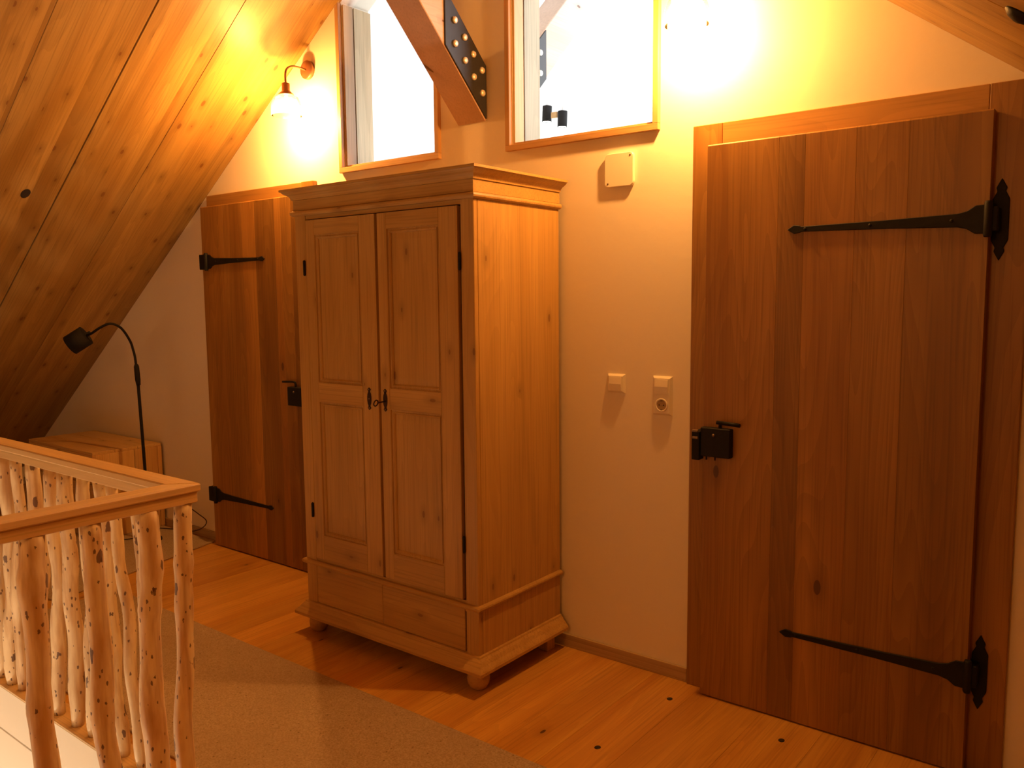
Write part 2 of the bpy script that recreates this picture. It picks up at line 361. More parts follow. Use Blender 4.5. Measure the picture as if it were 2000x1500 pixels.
for a, c_ in zip(edges, edges[1:]):
    segs = [(YB, 0.0)] if c_ > HX1 - 0.06 else ([(YB, HY0), (HY1 + 0.001, 0.0)] if a < HX1 + 0.02 and a > HX0 else [(YB, 0.0)])
    if c_ < HX1 < a: segs = [(HY1 + 0.001, 0.0)]
    for y0, y1 in segs:
        bm = BM(); box(bm, c_+0.0002, a-0.0002, y0, y1, -0.024, 0.0, 0.0005)
        obj('plank', bm, 'floor', floor)
for x, y in ((-1.377, -0.171), (-1.412, -0.621), (-0.939, -0.209)):       # dark loose knots
    bm = BM(); lathe(bm, [(0.011, -0.002), (0.0105, 0.0006), (0.004, 0.0009)], (0, 0, 0), (0, 0, 1), 12)
    bmesh.ops.scale(bm, vec=(1, 1.2, 1), verts=bm.verts); bmesh.ops.translate(bm, verts=bm.verts, vec=(x, y, 0))
    obj('knot', bm, 'knothole', floor)
# stairwell lining (painted boards), lower floor
st = thing('trim_1', (HX1, HY1, 0), 'white painted board lining of the stairwell below the stick railing', 'trim', kind='structure')
zb = [-0.001, -0.185, -0.37, -0.48, -0.60, -0.80, -1.1, -1.5, -2.0, -2.65]
for z1, z0 in zip(zb, zb[1:]):
    for (x0, x1, y0, y1) in ((HX0-0.02, HX1+0.02, HY1, HY1+0.02), (HX1, HX1+0.02, HY0, HY1)):
        bm = BM(); box(bm, x0, x1, y0, y1, z0+0.0015, z1-0.0015, 0.0025); obj('fascia_board', bm, 'white_wood', st)
bm = BM(); box(bm, HX0-0.02, HX0, HY0, HY1, -2.65, 0); box(bm, HX0, HX1, HY0-0.02, HY0, -2.65, 0)
obj('lining', bm, 'white_wood', st)
bm = BM(); box(bm, HX0, HX1, HY0, HY1, -2.7, -2.65); obj('lower_floor', bm, 'floor', st)

# skirting board right of the wardrobe, and left of the left door
sk = thing('baseboard_back', (-1.9, 0, 0), 'narrow oak skirting board between wardrobe and right door', 'baseboard', kind='structure')
bm = BM(); box(bm, -3.46, -1.388, -0.012, 0, 0, 0.056, 0.0015); obj('skirting_board', bm, 'skirt', sk)
bm = BM(); box(bm, XL, -4.60, -0.012, 0, 0, 0.056, 0.0015); obj('skirting_board', bm, 'skirt', sk)

# ------------------------------------------------------------------ back room seen through the panes
br = thing('wall_far', (-2.4, YF, 0), 'bright white walls and ceiling of the room behind the panes', 'room', kind='structure')
bm = BM()
prism(bm, [(XL, zl(XL)), (XA, ZA), (XA, ZA+0.1), (XL, zl(XL)+0.1)], WT, YF, 'y')
prism(bm, [(XA, ZA), (-2.0, zr(-2.0)), (-2.0, zr(-2.0)+0.1), (XA, ZA+0.1)], WT, YF, 'y')
prism(bm, [(-0.2, zr(-0.2)), (XR, zr(XR)), (XR, zr(XR)+0.1), (-0.2, zr(-0.2)+0.1)], WT, YF, 'y')
for a_, c_ in ((WT, 0.6), (2.8, YF)): prism(bm, [(-2.0, zr(-2.0)), (-0.2, zr(-0.2)), (-0.2, zr(-0.2)+0.1), (-2.0, zr(-2.0)+0.1)], a_, c_, 'y')   # gap added in the unseen slope so sky light brightens the room
obj('white_slope', bm, 'white_room', br)
bm = BM(); box(bm, XL, XR, WT, YF, -0.24, 0); obj('room_floor', bm, 'white_room', br)
bm = BM()                                     # unseen gable left open to flood the room with sky light: posts, rail
for x in (XL+0.05, -5.2, -3.8, XA, -1.0, 0.4, XR-0.05): box(bm, x-0.05, x+0.05, YF, YF+0.1, 0, zc(x))
box(bm, XL, XR, YF, YF+0.1, 0.0, 0.12)
obj('gable_posts', bm, 'white_room', br)

# ------------------------------------------------------------------ interior windows
def window(name, W, label, frame_out, proud=0.02):
    t_ = thing(name, ((W['l']+W['r'])/2, 0, W['b']), label, 'window', kind='structure')
    fo = frame_out
    def lin(pts, y0, y1, mat, nm): 
        b_ = BM(); prism(b_, pts, y0, y1, 'y', 0.0012); return obj(nm, b_, mat, t_)
    tk = 0.012
    # casing strips on the wall face
    lin([(W['l']-fo, W['b']-fo), (W['r']+fo, W['b']-fo), (W['r']+fo, W['b']), (W['l']-fo, W['b'])], -proud, 0.004, 'ash_x', 'sill')
    lin([(W['l']-fo, W['b']), (W['l'], W['b']), (W['l'], W['tl']-0.004), (W['l']-fo, W['tl']-0.022)], -proud, 0.004, 'ash_fz', 'casing')
    lin([(W['r'], W['b']), (W['r']+fo, W['b']), (W['r']+fo, W['tr']-fo*.3), (W['r'], W['tr'])], -proud, 0.004, 'ash_fz', 'casing')
    if W is W2: lin([(W['l']-fo, W['tl']), (W['r']+fo, W['tr']), (W['r']+fo, W['tr']+fo), (W['l']-fo, W['tl']+fo)], -proud, 0.004, 'ash_x', 'casing')
    # lining of the reveal in two depths, the pane sits between them
    for y0, y1 in ((0.0045, 0.068), (0.074, WT+0.004)):
        lin([(W['l'], W['b']+tk), (W['l']+tk, W['b']+tk), (W['l']+tk, W['tl']-0.01), (W['l'], W['tl']-0.016)], y0, y1, 'ash_z', 'reveal_board')
        lin([(W['r']-tk, W['b']+tk), (W['r'], W['b']+tk), (W['r'], W['tr']-0.016), (W['r']-tk, W['tr']-0.01)], y0, y1, 'ash_z', 'reveal_board')
        lin([(W['l'], W['b']), (W['r'], W['b']), (W['r'], W['b']+tk), (W['l'], W['b']+tk)], y0, y1, 'ash_x', 'reveal_board')
    lin([(W['l']+0.002, W['b']+0.002), (W['r']-0.002, W['b']+0.002), (W['r']-0.002, W['tr']-0.02), (W['l']+0.002, W['tl']-0.02)], 0.0695, 0.0725, 'pane', 'pane')
    return t_
window('window_1', W1, 'interior window pane left of the diagonal brace, above the wardrobe', 0.025)
window('window_2', W2, 'interior window pane right of the diagonal brace', 0.024)

# ------------------------------------------------------------------ timber braces with steel plates
def brace(mir, label, grp):
    s = -1 if not mir else 1                     # front one leans towards the viewer
    y0 = 0.0 if not mir else WT
    x0, x1 = -2.538, -2.376
    t_ = thing('timber_brace', (-2.457, y0, 2.266), label, 'beam', grp)
    L = 1.02
    pts = [(y0, 2.266), (y0 + s*L, 2.266 + L), (y0 + s*L, 2.498 + L), (y0, 2.498)]
    bm = BM(); prism(bm, pts, x0, x1, 'x', 0.003); obj('beam', bm, 'timber', t_)
    e = 0.003
    pl = [(y0 + s*0.004, 2.272 + e), (y0 + s*0.262, 2.272 + 0.262 - 0.004), (y0 + s*0.262, 2.498 + 0.262 - e - .002), (y0 + s*0.004, 2.498)]
    bm = BM(); prism(bm, pl, x1, x1 + 0.008, 'x', 0.001); p_ = obj('steel_plate', bm, 'plate', t_)
    bolts = [(0.207, 2.639), (0.147, 2.584), (0.206, 2.546), (0.093, 2.527), (0.146, 2.491), (0.037, 2.472), (0.091, 2.435), (0.035, 2.378)]
    for by, bz in bolts:
        bm = BM(); lathe(bm, [(0.0145, 0), (0.0145, 0.006), (0.011, 0.011), (0.004, 0.012)], (x1 + 0.008, y0 + s*by, bz), (1, 0, 0), 14)
        obj('bolt', bm, 'bolt', p_)
    return t_
brace(False, 'brown timber brace rising from the wall between the panes, with bolted black plate', None)
brace(True, 'pale timber brace with black bolted plate seen through the right pane', None)

# ------------------------------------------------------------------ plank doors
def strap(t_, tipx, rootx, zt, dirn, yf, tip_z, root_z, plate, plate_wall_y):
    """tapered strap with arrow tip, flared root, barrel; dirn=+1: root lies to +x of tip."""
    h = thing_part = None
    d = dirn
    def X(u): return tipx + d*u
    L = abs(rootx - tipx)
    pts = [(0, 0), (0.022, 0.014), (0.042, 0.012), (0.046, 0.0085), (L*0.55, 0.0135), (L-0.075, 0.020), (L-0.050, 0.026), (L-0.028, 0.041), (L, 0.042)]
    mid = lambda u: tip_z + (root_z - tip_z)*u/L
    poly = [(X(u), mid(u)+w_) for u, w_ in pts] + [(X(u), mid(u)-w_) for u, w_ in pts[::-1][:-1]]
    bm = BM(); prism(bm, poly, yf-0.006, yf, 'y', 0.0015); h = obj('strap_hinge', bm, 'iron', t_)
    bm = BM(); lathe(bm, [(0.009, -0.052), (0.0115, -0.046), (0.0115, 0.046), (0.009, 0.052)], (X(L+0.006), yf-0.008, root_z), (0, 0, 1), 14); obj('barrel', bm, 'iron', h)
    if plate == 'diamond':
        cx = X(L+0.030); z = root_z
        pts2 = [(0, 0.120), (0.014, 0.093), (0.011, 0.082), (0.022, 0.060), (0.022, -0.060), (0.011, -0.082), (0.014, -0.093), (0, -0.120)]
        poly = [(cx+a, z+b_) for a, b_ in pts2] + [(cx-a, z+b_) for a, b_ in pts2[::-1] if abs(a) > 0]
        bm = BM(); prism(bm, poly, plate_wall_y-0.008, plate_wall_y, 'y', 0.0015); obj('hinge_plate', bm, 'iron', h)
        bm = BM(); box(bm, min(X(L), cx), max(X(L), cx), yf-0.004, plate_wall_y-0.004, z-0.035, z+0.035, 0.002); obj('knuckle', bm, 'iron', h)
    else:
        bm = BM(); box(bm, X(L+0.016), X(L+0.075), yf-0.010, plate_wall_y, root_z-0.044, root_z+0.044, 0.002); obj('knuckle', bm, 'iron', h)
        bm = BM(); tube(bm, [(X(L+0.012), yf+0.005, root_z-0.105), (X(L+0.012), yf+0.005, root_z+0.105)], 0.004, 8); obj('pintle', bm, 'iron', h)
    for u in (0.06, L*0.45, L-0.09):
        bm = BM(); lathe(bm, [(0.0055, 0), (0.0045, 0.002), (0.002, 0.003)], (X(u), yf-0.006, mid(u)), (0, -1, 0), 10); obj('nail', bm, 'iron', h)
    return h
def latch(t_, x0, x1, z0, z1, yf, lever, keep):
    bm = BM(); box(bm, x0, x1, yf-0.030, yf, z0, z1, 0.003); b_ = obj('box_lock', bm, 'iron', t_)
    lx, dx, hz = lever
    bm = BM(); tube(bm, smooth_path([(lx, yf-0.016, z1-0.002), (lx, yf-0.017, hz-0.008), (lx+dx*0.16, yf-0.020, hz), (lx+dx, yf-0.020, hz-0.004)], 5), 0.0062, 8)
    if dx > 0: tube(bm, [(lx-0.012, yf-0.020, hz+0.0005), (lx+dx*0.5, yf-0.020, hz-0.0015), (lx+dx, yf-0.020, hz-0.004)], 0.0072, 8)
    obj('lever', bm, 'iron', b_)
    bm = BM(); lathe(bm, [(0.006, 0), (0.005, 0.003), (0.002, 0.004)], (x0+0.45*(x1-x0), yf-0.030, z1-0.026), (0, -1, 0), 10); obj('screw', bm, 'screw', b_)
    if keep:
        k0, k1, kz0, kz1, ky = keep
        bm = BM(); box(bm, k0, k1, yf-0.034, ky, kz0, kz1, 0.002); kp = obj('keeper', bm, 'iron', t_)
        for zz in (kz1+0.003, kz1-0.022):
            bm = BM(); box(bm, k0+0.003, k1-0.004, yf-0.037, yf-0.030, zz-0.006, zz+0.004, 0.002); obj('bright_catch', bm, 'screw', kp)
        for xx in (k1+0.02, x0+0.45*(x1-x0)):
            bm = BM(); tube(bm, [(xx, yf-0.014, z0), (xx, yf-0.014, z0-0.014)], 0.003, 8); obj('bolt_pin', bm, 'iron', b_)
    return b_
# right door
FY, DY = -0.020, -0.071
d2 = thing('door_2', (-0.85, 0, 0), 'large oak plank door with long black strap hinges on the right', 'door', kind='structure')
bm = BM(); box(bm, -1.384, -1.270, FY, 0, 0, 2.1125, 0.002); obj('jamb', bm, 'oak', d2)
bm = BM(); box(bm, -1.2695, -0.4375, FY-0.0005, 0, 1.95, 2.1125, 0.002); obj('header', bm, 'oak_x', d2)
bm = BM(); box(bm, -0.437, -0.318, FY-0.001, 0, 0, 2.1125, 0.002); obj('hinge_post', bm, 'oak', d2)
bx = [-1.303, -1.045, -0.957, -0.795, -0.640, -0.417]
for a, c_, tone in zip(bx, bx[1:], (1.12, 0.80, 1.10, 1.0, 0.86)):
    bm = BM(); prism(bm, [(DY, 0.006), (DY, 2.0262), (DY+0.0043, 2.0305), (FY-0.002, 2.0305), (FY-0.002, 0.006)], a+0.0001, c_-0.0001, 'x', 0.0006); obj('board', bm, 'oak', d2).color = (tone, tone, tone, 1)
strap(d2, -1.010, -0.424, 0, 1, DY, 1.718, 1.716, 'diamond', FY)
strap(d2, -1.005, -0.420, 0, 1, DY, 0.322, 0.325, 'diamond', FY)
latch(d2, -1.302, -1.188, 0.921, 1.027, DY, (-1.231, 0.075, 1.047), (-1.334, -1.304, 0.905, 1.010, FY))
# left door
FY1, DY1 = -0.028, -0.060
d1 = thing('door_1', (-4.05, 0, 0), 'oak plank door with black strap hinges behind the wardrobe', 'door', kind='structure')
bm = BM(); box(bm, -4.512, -3.6235, FY1, 0, 2.0, 2.116, 0.002); obj('header', bm, 'oak_x', d1)
bm = BM(); box(bm, -3.623, -3.527, FY1-0.0005, 0, 0, 2.118, 0.002); obj('jamb', bm, 'oak', d1)
bm = BM(); box(bm, -4.512, -3.6235, FY1+0.02, 0, 0, 2.0); obj('backing', bm, 'dark', d1)
bx = [-4.530, -4.305, -4.123, -4.002, -3.824, -3.770, -3.681, -3.612]
for a, c_, tone in zip(bx, bx[1:], (1.08, 1.0, 1.35, 0.78, 1.22, 0.92, 0.72)):
    bm = BM(); prism(bm, [(DY1, 0.008), (DY1, 2.0457), (DY1+0.0043, 2.050), (FY1-0.001, 2.050), (FY1-0.001, 0.008)], a+0.0001, c_-0.0001, 'x', 0.0006); obj('board', bm, 'oak', d1).color = (tone, tone, tone, 1)
strap(d1, -3.917, -4.475, 0, -1, DY1, 1.728, 1.728, 'block', -0.001)
strap(d1, -3.922, -4.490, 0, -1, DY1, 0.322, 0.322, 'block', -0.001)
latch(d1, -3.724, -3.600, 0.930, 1.032, DY1, (-3.668, -0.105, 1.060), None)

# ------------------------------------------------------------------ wardrobe
wx0, wx1, wyf, wyb = -2.997, -1.978, -0.560, -0.022
wd = thing('wardrobe', ((wx0+wx1)/2, (wyf+wyb)/2, 0), 'two-door pine wardrobe with moulded cornice and bun feet', 'wardrobe')
def umould(prof, name, mat='pine_x'):
    bm = BM(); rows = []
    for o_, z in prof:
        rows.append([bm.verts.new(p) for p in ((wx0-o_, wyb, z), (wx0-o_, wyf-o_, z), (wx1+o_, wyf-o_, z), (wx1+o_, wyb, z))])
    n_ = len(rows)
    for i in range(n_):
        a, c_ = rows[i], rows[(i+1) % n_]
        for k in range(3): bm.faces.new((a[k], a[k+1], c_[k+1], c_[k]))
    bm.faces.new([r[0] for r in rows]); bm.faces.new([r[3] for r in rows][::-1])
    return obj(name, bm, mat, wd)
# carcass: sides with fronts
bm = BM(); box(bm, wx1-0.022, wx1, wyf+0.0225, wyb, 0.10, 1.93, 0.002); obj('side_panel', bm, 'pine_z', wd)
bm = BM(); box(bm, wx0, wx0+0.022, wyf+0.0225, wyb, 0.10, 1.93, 0.002); obj('side_panel', bm, 'pine_z', wd)
bm = BM(); box(bm, wx0+0.0225, wx1-0.0225, wyb-0.012, wyb, 0.10, 1.93); obj('back_panel', bm, 'pine_z', wd)
bm = BM(); box(bm, wx0+0.0225, wx1-0.0225, wyf+0.04, wyf+0.05, 0.10, 1.92); obj('inner_dark', bm, 'dark', wd)
bm = BM(); box(bm, wx0, wx0+0.068, wyf, wyf+0.022, 0.10, 1.93, 0.002); obj('corner_stile', bm, 'pine_z', wd)
bm = BM(); box(bm, wx1-0.063, wx1, wyf, wyf+0.022, 0.10, 1.93, 0.002); cs = obj('corner_stile', bm, 'pine_z', wd)
bm = BM(); box(bm, wx0+0.0685, wx1-0.0635, wyf+0.004, wyf+0.024, 1.842, 1.93); obj('top_rail', bm, 'pine_x', wd)
bm = BM(); box(bm, wx0+0.0685, wx1-0.0635, wyf+0.004, wyf+0.024, 0.305, 0.348); obj('middle_rail', bm, 'pine_x', wd)
bm = BM(); box(bm, wx0, wx1, wyf, wyb, 1.931, 1.950); obj('top_board', bm, 'pine_x', wd)
umould([(0, 1.882), (0.004, 1.882), (0.004, 1.926), (0, 1.926)], 'frieze')
umould([(0, 1.9265), (0.009, 1.9265), (0.010, 1.931), (0.013, 1.938), (0.020, 1.945), (0.030, 1.950), (0.037, 1.956), (0.041, 1.961), (0.046, 1.962), (0.046, 1.971), (0, 1.971)], 'cornice')
import math as _m
bead = [(0, 1.858)] + [(0.004+0.012*_m.sin(_m.pi*k/6), 1.8695-0.0115*_m.cos(_m.pi*k/6)) for k in range(7)] + [(0, 1.881)]
umould(bead, 'neck_moulding')
bead = [(0, 0.317)] + [(0.004+0.012*_m.sin(_m.pi*k/6), 0.3285-0.0115*_m.cos(_m.pi*k/6)) for k in range(7)] + [(0, 0.340)]
umould(bead, 'waist_moulding')
umould([(-0.01, 0.084), (0.044, 0.084), (0.044, 0.096), (0.040, 0.102), (0.028, 0.114), (0.018, 0.128), (0.010, 0.136), (0.008, 0.142), (0.0003, 0.144), (-0.01, 0.144)], 'plinth')
bm = BM(); box(bm, wx0, wx1, wyf+0.01, wyb, 0.086, 0.099); obj('base_board', bm, 'pine_x', wd)
def wdoor(x0, x1, lx0, lx1, hinge_x, esc_x, key):
    z0, z1, yf = 0.352, 1.838, wyf-0.004
    t = 0.020
    bm = BM(); box(bm, x0, lx0, yf, yf+t, z0, z1, 0.0015); d = obj('door', bm, 'pine_z', wd)
    bm = BM(); box(bm, lx1, x1, yf, yf+t, z0, z1, 0.0015); obj('stile', bm, 'pine_z', d)
    zs = [z0, 0.462, 1.060, 1.142, 1.776, z1]
    for a, c_ in ((zs[0], zs[1]), (zs[2], zs[3]), (zs[4], zs[5])):
        bm = BM(); box(bm, lx0+0.0003, lx1-0.0003, yf, yf+t, a, c_, 0.001); obj('rail', bm, 'pine_x', d)
    for a, c_ in ((zs[1], zs[2]), (zs[3], zs[4])):
        bm = BM(); rings = []
        for ins, dep in ((0, 0.000), (0.002, 0.0), (0.004, 0.006), (0.010, 0.0075), (0.0105, 0.0035), (0.013, 0.003), (0.018, 0.008), (0.0195, 0.012), (0.045, 0.0105)):
            rings.append([bm.verts.new((x, yf+dep, z)) for x, z in ((lx0+ins, a+ins), (lx1-ins, a+ins), (lx1-ins, c_-ins), (lx0+ins, c_-ins))])
        for r, s_ in zip(rings, rings[1:]):
            for k in range(4): bm.faces.new((r[k], r[(k+1) % 4], s_[(k+1) % 4], s_[k]))
        bm.faces.new(rings[-1])
        bk = [bm.verts.new((x, yf+t-0.002, z)) for x, z in ((lx0, a), (lx1, a), (lx1, c_), (lx0, c_))]
        for k in range(4): bm.faces.new((rings[0][k], bk[k], bk[(k+1) % 4], rings[0][(k+1) % 4]))
        bm.faces.new(bk[::-1])
        obj('panel', bm, 'pine_z', d)
    for zc_ in (1.636, 0.570):
        bm = BM(); lathe(bm, [(0.002, -0.034), (0.0055, -0.030), (0.0055, 0.030), (0.002, 0.034)], (hinge_x, yf-0.002, zc_), (0, 0, 1), 10); obj('hinge', bm, 'iron', d)
    # keyhole plate with pierced diamond ends
    zc_ = 1.094
    half = [(0.046, 0), (0.0385, 0.0092), (0.032, 0.0050), (0.028, 0.0046), (0.020, 0.0090), (0.008, 0.0112), (0, 0.0112)]
    pts = [(esc_x+w_, zc_+h_) for h_, w_ in half] + [(esc_x+w_, zc_-h_) for h_, w_ in half[::-1][1:]]
    pts += [(esc_x-w_, zc_-h_) for h_, w_ in half[1:]] + [(esc_x-w_, zc_+h_) for h_, w_ in half[::-1][1:-1]]
    bm = BM(); prism(bm, pts, yf-0.003, yf, 'y'); e = obj('keyhole_plate', bm, 'antique', d)
    for dz in (0.038, -0.038):
        bm = BM(); lathe(bm, [(0.0026, 0), (0.002, 0.0015), (0.0008, 0.002)], (esc_x, yf-0.003, zc_+dz), (0, -1, 0), 8); obj('pin', bm, 'pin', e)
    if key:
        ky = yf-0.003
        bm = BM(); tube(bm, [(esc_x, ky, zc_-0.004), (esc_x, ky-0.036, zc_-0.006)], 0.003, 8)
        ring = [(esc_x - 0.003 + 0.009*_m.sin(a)*0.4, ky-0.047+0.011*_m.cos(a), zc_-0.007+0.012*_m.sin(a)) for a in [2*_m.pi*k/14 for k in range(15)]]
        tube(bm, ring, 0.0028, 6); obj('key', bm, 'antique', e)
    else:
        bm = BM(); lathe(bm, [(0.0022, 0), (0.0018, 0.001)], (esc_x, yf-0.003, zc_), (0, -1, 0), 8); obj('pin', bm, 'pin', e)
    return d
wdoor(-2.923, -2.494, -2.868, -2.588, -2.936, -2.5475, False)
wdoor(-2.480, -2.054, -2.428, -2.148, -2.042, -2.4535, True)
bm = BM(); box(bm, -2.4935, -2.4805, wyf+0.010, wyf+0.03, 0.352, 1.838); obj('closing_strip', bm, 'pine_z', wd)
for a, c_ in ((-2.926, -2.5045), (-2.5035, -2.048)):
    bm = BM(); box(bm, a, c_, wyf-0.001, wyf+0.02, 0.1455, 0.3155, 0.0018); obj('drawer', bm, 'pine_x', wd)
for fx in (wx0+0.035, wx1-0.032):
    bm = BM(); lathe(bm, [(0.024, 0.0), (0.033, 0.006), (0.042, 0.024), (0.045, 0.042), (0.042, 0.060), (0.034, 0.072), (0.030, 0.084)], (fx, wyf+0.030, 0), (0, 0, 1), 24)
    obj('foot', bm, 'pine_x', wd)
    bm = BM(); box(bm, fx-0.025, fx+0.025, wyb-0.085, wyb-0.03, 0, 0.085, 0.002); obj('foot', bm, 'pine_z', wd)

# ------------------------------------------------------------------ sconces
def sconce(x, label):
    z0 = 2.682; yo = -0.150
    t_ = thing('wall_sconce', (x, 0, z0), label, 'wall lamp', 'pair of copper wall sconces with ribbed glass shades')
    bm = BM(); lathe(bm, [(0.047, 0.001), (0.047, 0.018), (0.044, 0.022), (0.010, 0.024)], (x, 0, z0), (0, -1, 0), 28); ro = obj('rosette', bm, 'bronze', t_)
    bm = BM(); lathe(bm, [(0.004, 0), (0.004, 0.004)], (x+0.040, -0.010, z0-0.012), (1, 0, 0), 8); obj('screw', bm, 'bolt', ro)
    path = smooth_path([(x, -0.020, z0-0.002), (x, -0.070, z0+0.002), (x, -0.120, z0-0.006), (x, yo+0.002, z0-0.036), (x, yo, z0-0.100)], 6)
    bm = BM(); tube(bm, path, 0.0055, 10); obj('arm', bm, 'bronze', t_)
    bm = BM(); lathe(bm, [(0.012, 0.122), (0.020, 0.118), (0.021, 0.082), (0.024, 0.078), (0.038, 0.066), (0.040, 0.060)], (x, yo, 2.470), (0, 0, 1), 24); obj('socket_cap', bm, 'bronze', t_)
    prof = [(0.030, 0.062), (0.050, 0.052)]
    for k in range(13):                                         # stepped ribs
        h = 0.048 - k*0.0072; r = 0.058 + 0.018*_m.sin(min(1, k/7)*_m.pi/2)
        prof += [(r+0.0022, h), (r-0.0012, h-0.0036)]
    bm = BM(); lathe(bm, prof, (x, yo, 2.470), (0, 0, 1), 32, cap=False); obj('glass_shade', bm, 'shade', t_)
    bm = BM(); lathe(bm, [(0.008, 0.055), (0.010, 0.040), (0.018, 0.022), (0.021, 0.006), (0.016, -0.010), (0.004, -0.016)], (x, yo, 2.470), (0, 0, 1), 16); obj('bulb', bm, 'bulb', t_)
    lg = bpy.data.lights.new('sconce_light', 'POINT'); lg.energy = SCONCE_W; lg.color = WARM; lg.shadow_soft_size = 0.022
    lo = bpy.data.objects.new('sconce_light', lg); COL.objects.link(lo); lo.location = (x, yo, 2.476 - 0.035)
    return t_
sconce(-3.562, 'copper brown wall sconce left of the window panes, above the left door')
sconce(-1.350, 'wall sconce glowing beside the right pane, cut by the top of the picture')

# ------------------------------------------------------------------ wall fittings
jb = thing('junction_box', (-1.70, 0, 1.99), 'square cream junction box cover on the wall under the right pane', 'junction box')
rr_ = [(-1.6985 + sx_*0.0465 + 0.018*math.cos(a_*math.pi/180), 1.991 + sz_*0.047 + 0.018*math.sin(a_*math.pi/180)) for sx_, sz_, a0_ in ((1, 1, 0), (-1, 1, 90), (-1, -1, 180), (1, -1, 270)) for a_ in range(a0_, a0_+91, 18)]
bm = BM(); prism(bm, rr_, -0.015, 0, 'y', 0.003); c_ = obj('cover', bm, 'plastic', jb)
for x, z in ((-1.649, 2.042), (-1.748, 1.940)):
    bm = BM(); lathe(bm, [(0.004, 0), (0.003, 0.0012)], (x, -0.015, z), (0, -1, 0), 10); obj('screw', bm, 'screw', c_)
def rocker(x, z, parent, s=0.055):
    bm = BM(); h = s/2
    v = [(x-h, -0.012, z-h), (x+h, -0.012, z-h), (x+h, -0.012, z+h), (x-h, -0.012, z+h), (x-h, -0.0152, z-h), (x+h, -0.0152, z-h), (x+h, -0.0172, z), (x-h, -0.0172, z), (x+h, -0.0140, z+h), (x-h, -0.0140, z+h)]
    V_ = [bm.verts.new(p) for p in v]
    for f in ((4, 5, 6, 7), (7, 6, 8, 9), (0, 1, 5, 4), (9, 8, 2, 3), (0, 4, 7, 9, 3), (1, 2, 8, 6, 5), (0, 3, 2, 1)): bm.faces.new([V_[i] for i in f])
    return obj('rocker', bm, 'plastic', parent)
def plateframe(x0, x1, z0, z1, parent):
    bm = BM(); b0 = [(x0, z0), (x1, z0), (x1, z1), (x0, z1)]; i_ = 0.008
    A = [bm.verts.new((x, 0, z)) for x, z in b0]
    B = [bm.verts.new((x, -0.003, z)) for x, z in b0]
    T_ = [bm.verts.new((x, -0.012, z)) for x, z in ((x0+i_, z0+i_), (x1-i_, z0+i_), (x1-i_, z1-i_), (x0+i_, z1-i_))]
    for r, s_ in ((A, B), (B, T_)):
        for k in range(4): bm.faces.new((r[k], r[(k+1) % 4], s_[(k+1) % 4], s_[k]))
    bm.faces.new(T_); bm.faces.new(A[::-1]); return obj('frame_plate', bm, 'plastic', parent)
sw = thing('light_switch', (-1.712, 0, 1.155), 'single cream light switch on the wall nearer the wardrobe', 'light switch')
plateframe(-1.752, -1.672, 1.117, 1.193, sw); rocker(-1.712, 1.154, sw)
so = thing('switch_socket_unit', (-1.506, 0, 1.118), 'cream light switch with a round power socket below it', 'socket')
plateframe(-1.547, -1.465, 1.043, 1.194, so); rocker(-1.506, 1.154, so)
bm = BM(); lathe(bm, [(0.0265, 0.0), (0.0265, 0.003), (0.0215, 0.003), (0.0205, 0.0008)], (-1.506, -0.012, 1.083), (0, -1, 0), 28); sk_ = obj('socket_well', bm, 'plastic', so)
bm = BM(); lathe(bm, [(0.0202, 0.0), (0.0202, 0.0011)], (-1.506, -0.012, 1.083), (0, -1, 0), 28); sk2 = obj('socket_floor', bm, 'skirt', sk_)
for dx in (-0.0095, 0.0095):
    bm = BM(); lathe(bm, [(0.0028, 0), (0.0028, 0.0005)], (-1.506+dx, -0.0131, 1.083), (0, -1, 0), 10); obj('pin_hole', bm, 'slot', sk_)
for dz in (-0.0175, 0.0175):
    bm = BM(); box(bm, -1.510, -1.502, -0.0150, -0.0125, 1.083+dz-0.0025, 1.083+dz+0.0025); obj('earth_clip', bm, 'screw', sk_)

# ------------------------------------------------------------------ stick railing
RX, RY, RZ = -2.146, -1.579, 0.981          # outer corner of the handrail top
rl = thing('stair_railing', (RX-0.035, RY-0.035, 0), 'railing of peeled knotty sticks with pale wooden handrail around the stairs', 'railing')
W_ = 0.072
def railpiece(pts, z0, z1, mat, nm, bev=0.004):
    bm = BM(); prism(bm, pts, z0, z1, 'z', bev); return obj(nm, bm, mat, rl)
XE, YE = -5.75, -3.6
g = 0.0
railpiece([(RX, RY), (XE, RY), (XE, RY-W_), (RX-W_, RY-W_)], 0.957, RZ, 'rail', 'handrail')
railpiece([(RX, RY-0.0004), (RX-W_, RY-W_-0.0004), (RX-W_, YE), (RX, YE)], 0.957, RZ, 'rail_y', 'handrail')
i1, i2 = 0.008, W_-0.008
railpiece([(RX-i1, RY-i1), (XE, RY-i1), (XE, RY-i2), (RX-i2, RY-i2)], 0.926, 0.9565, 'rail', 'under_rail', 0.002)
railpiece([(RX-i1, RY-i1-0.0004), (RX-i2, RY-i2-0.0004), (RX-i2, YE), (RX-i1, YE)], 0.926, 0.9565, 'rail_y', 'under_rail', 0.002)
bm = BM(); box(bm, XE, HX1+0.09, HY1-0.004, HY1+0.085, 0.0002, 0.010, 0.002); obj('foot_strip', bm, 'rail', rl)
bm = BM(); box(bm, HX1-0.004, HX1+0.085, YE, HY1-0.0045, 0.0002, 0.010, 0.002); obj('foot_strip', bm, 'rail_y', rl)
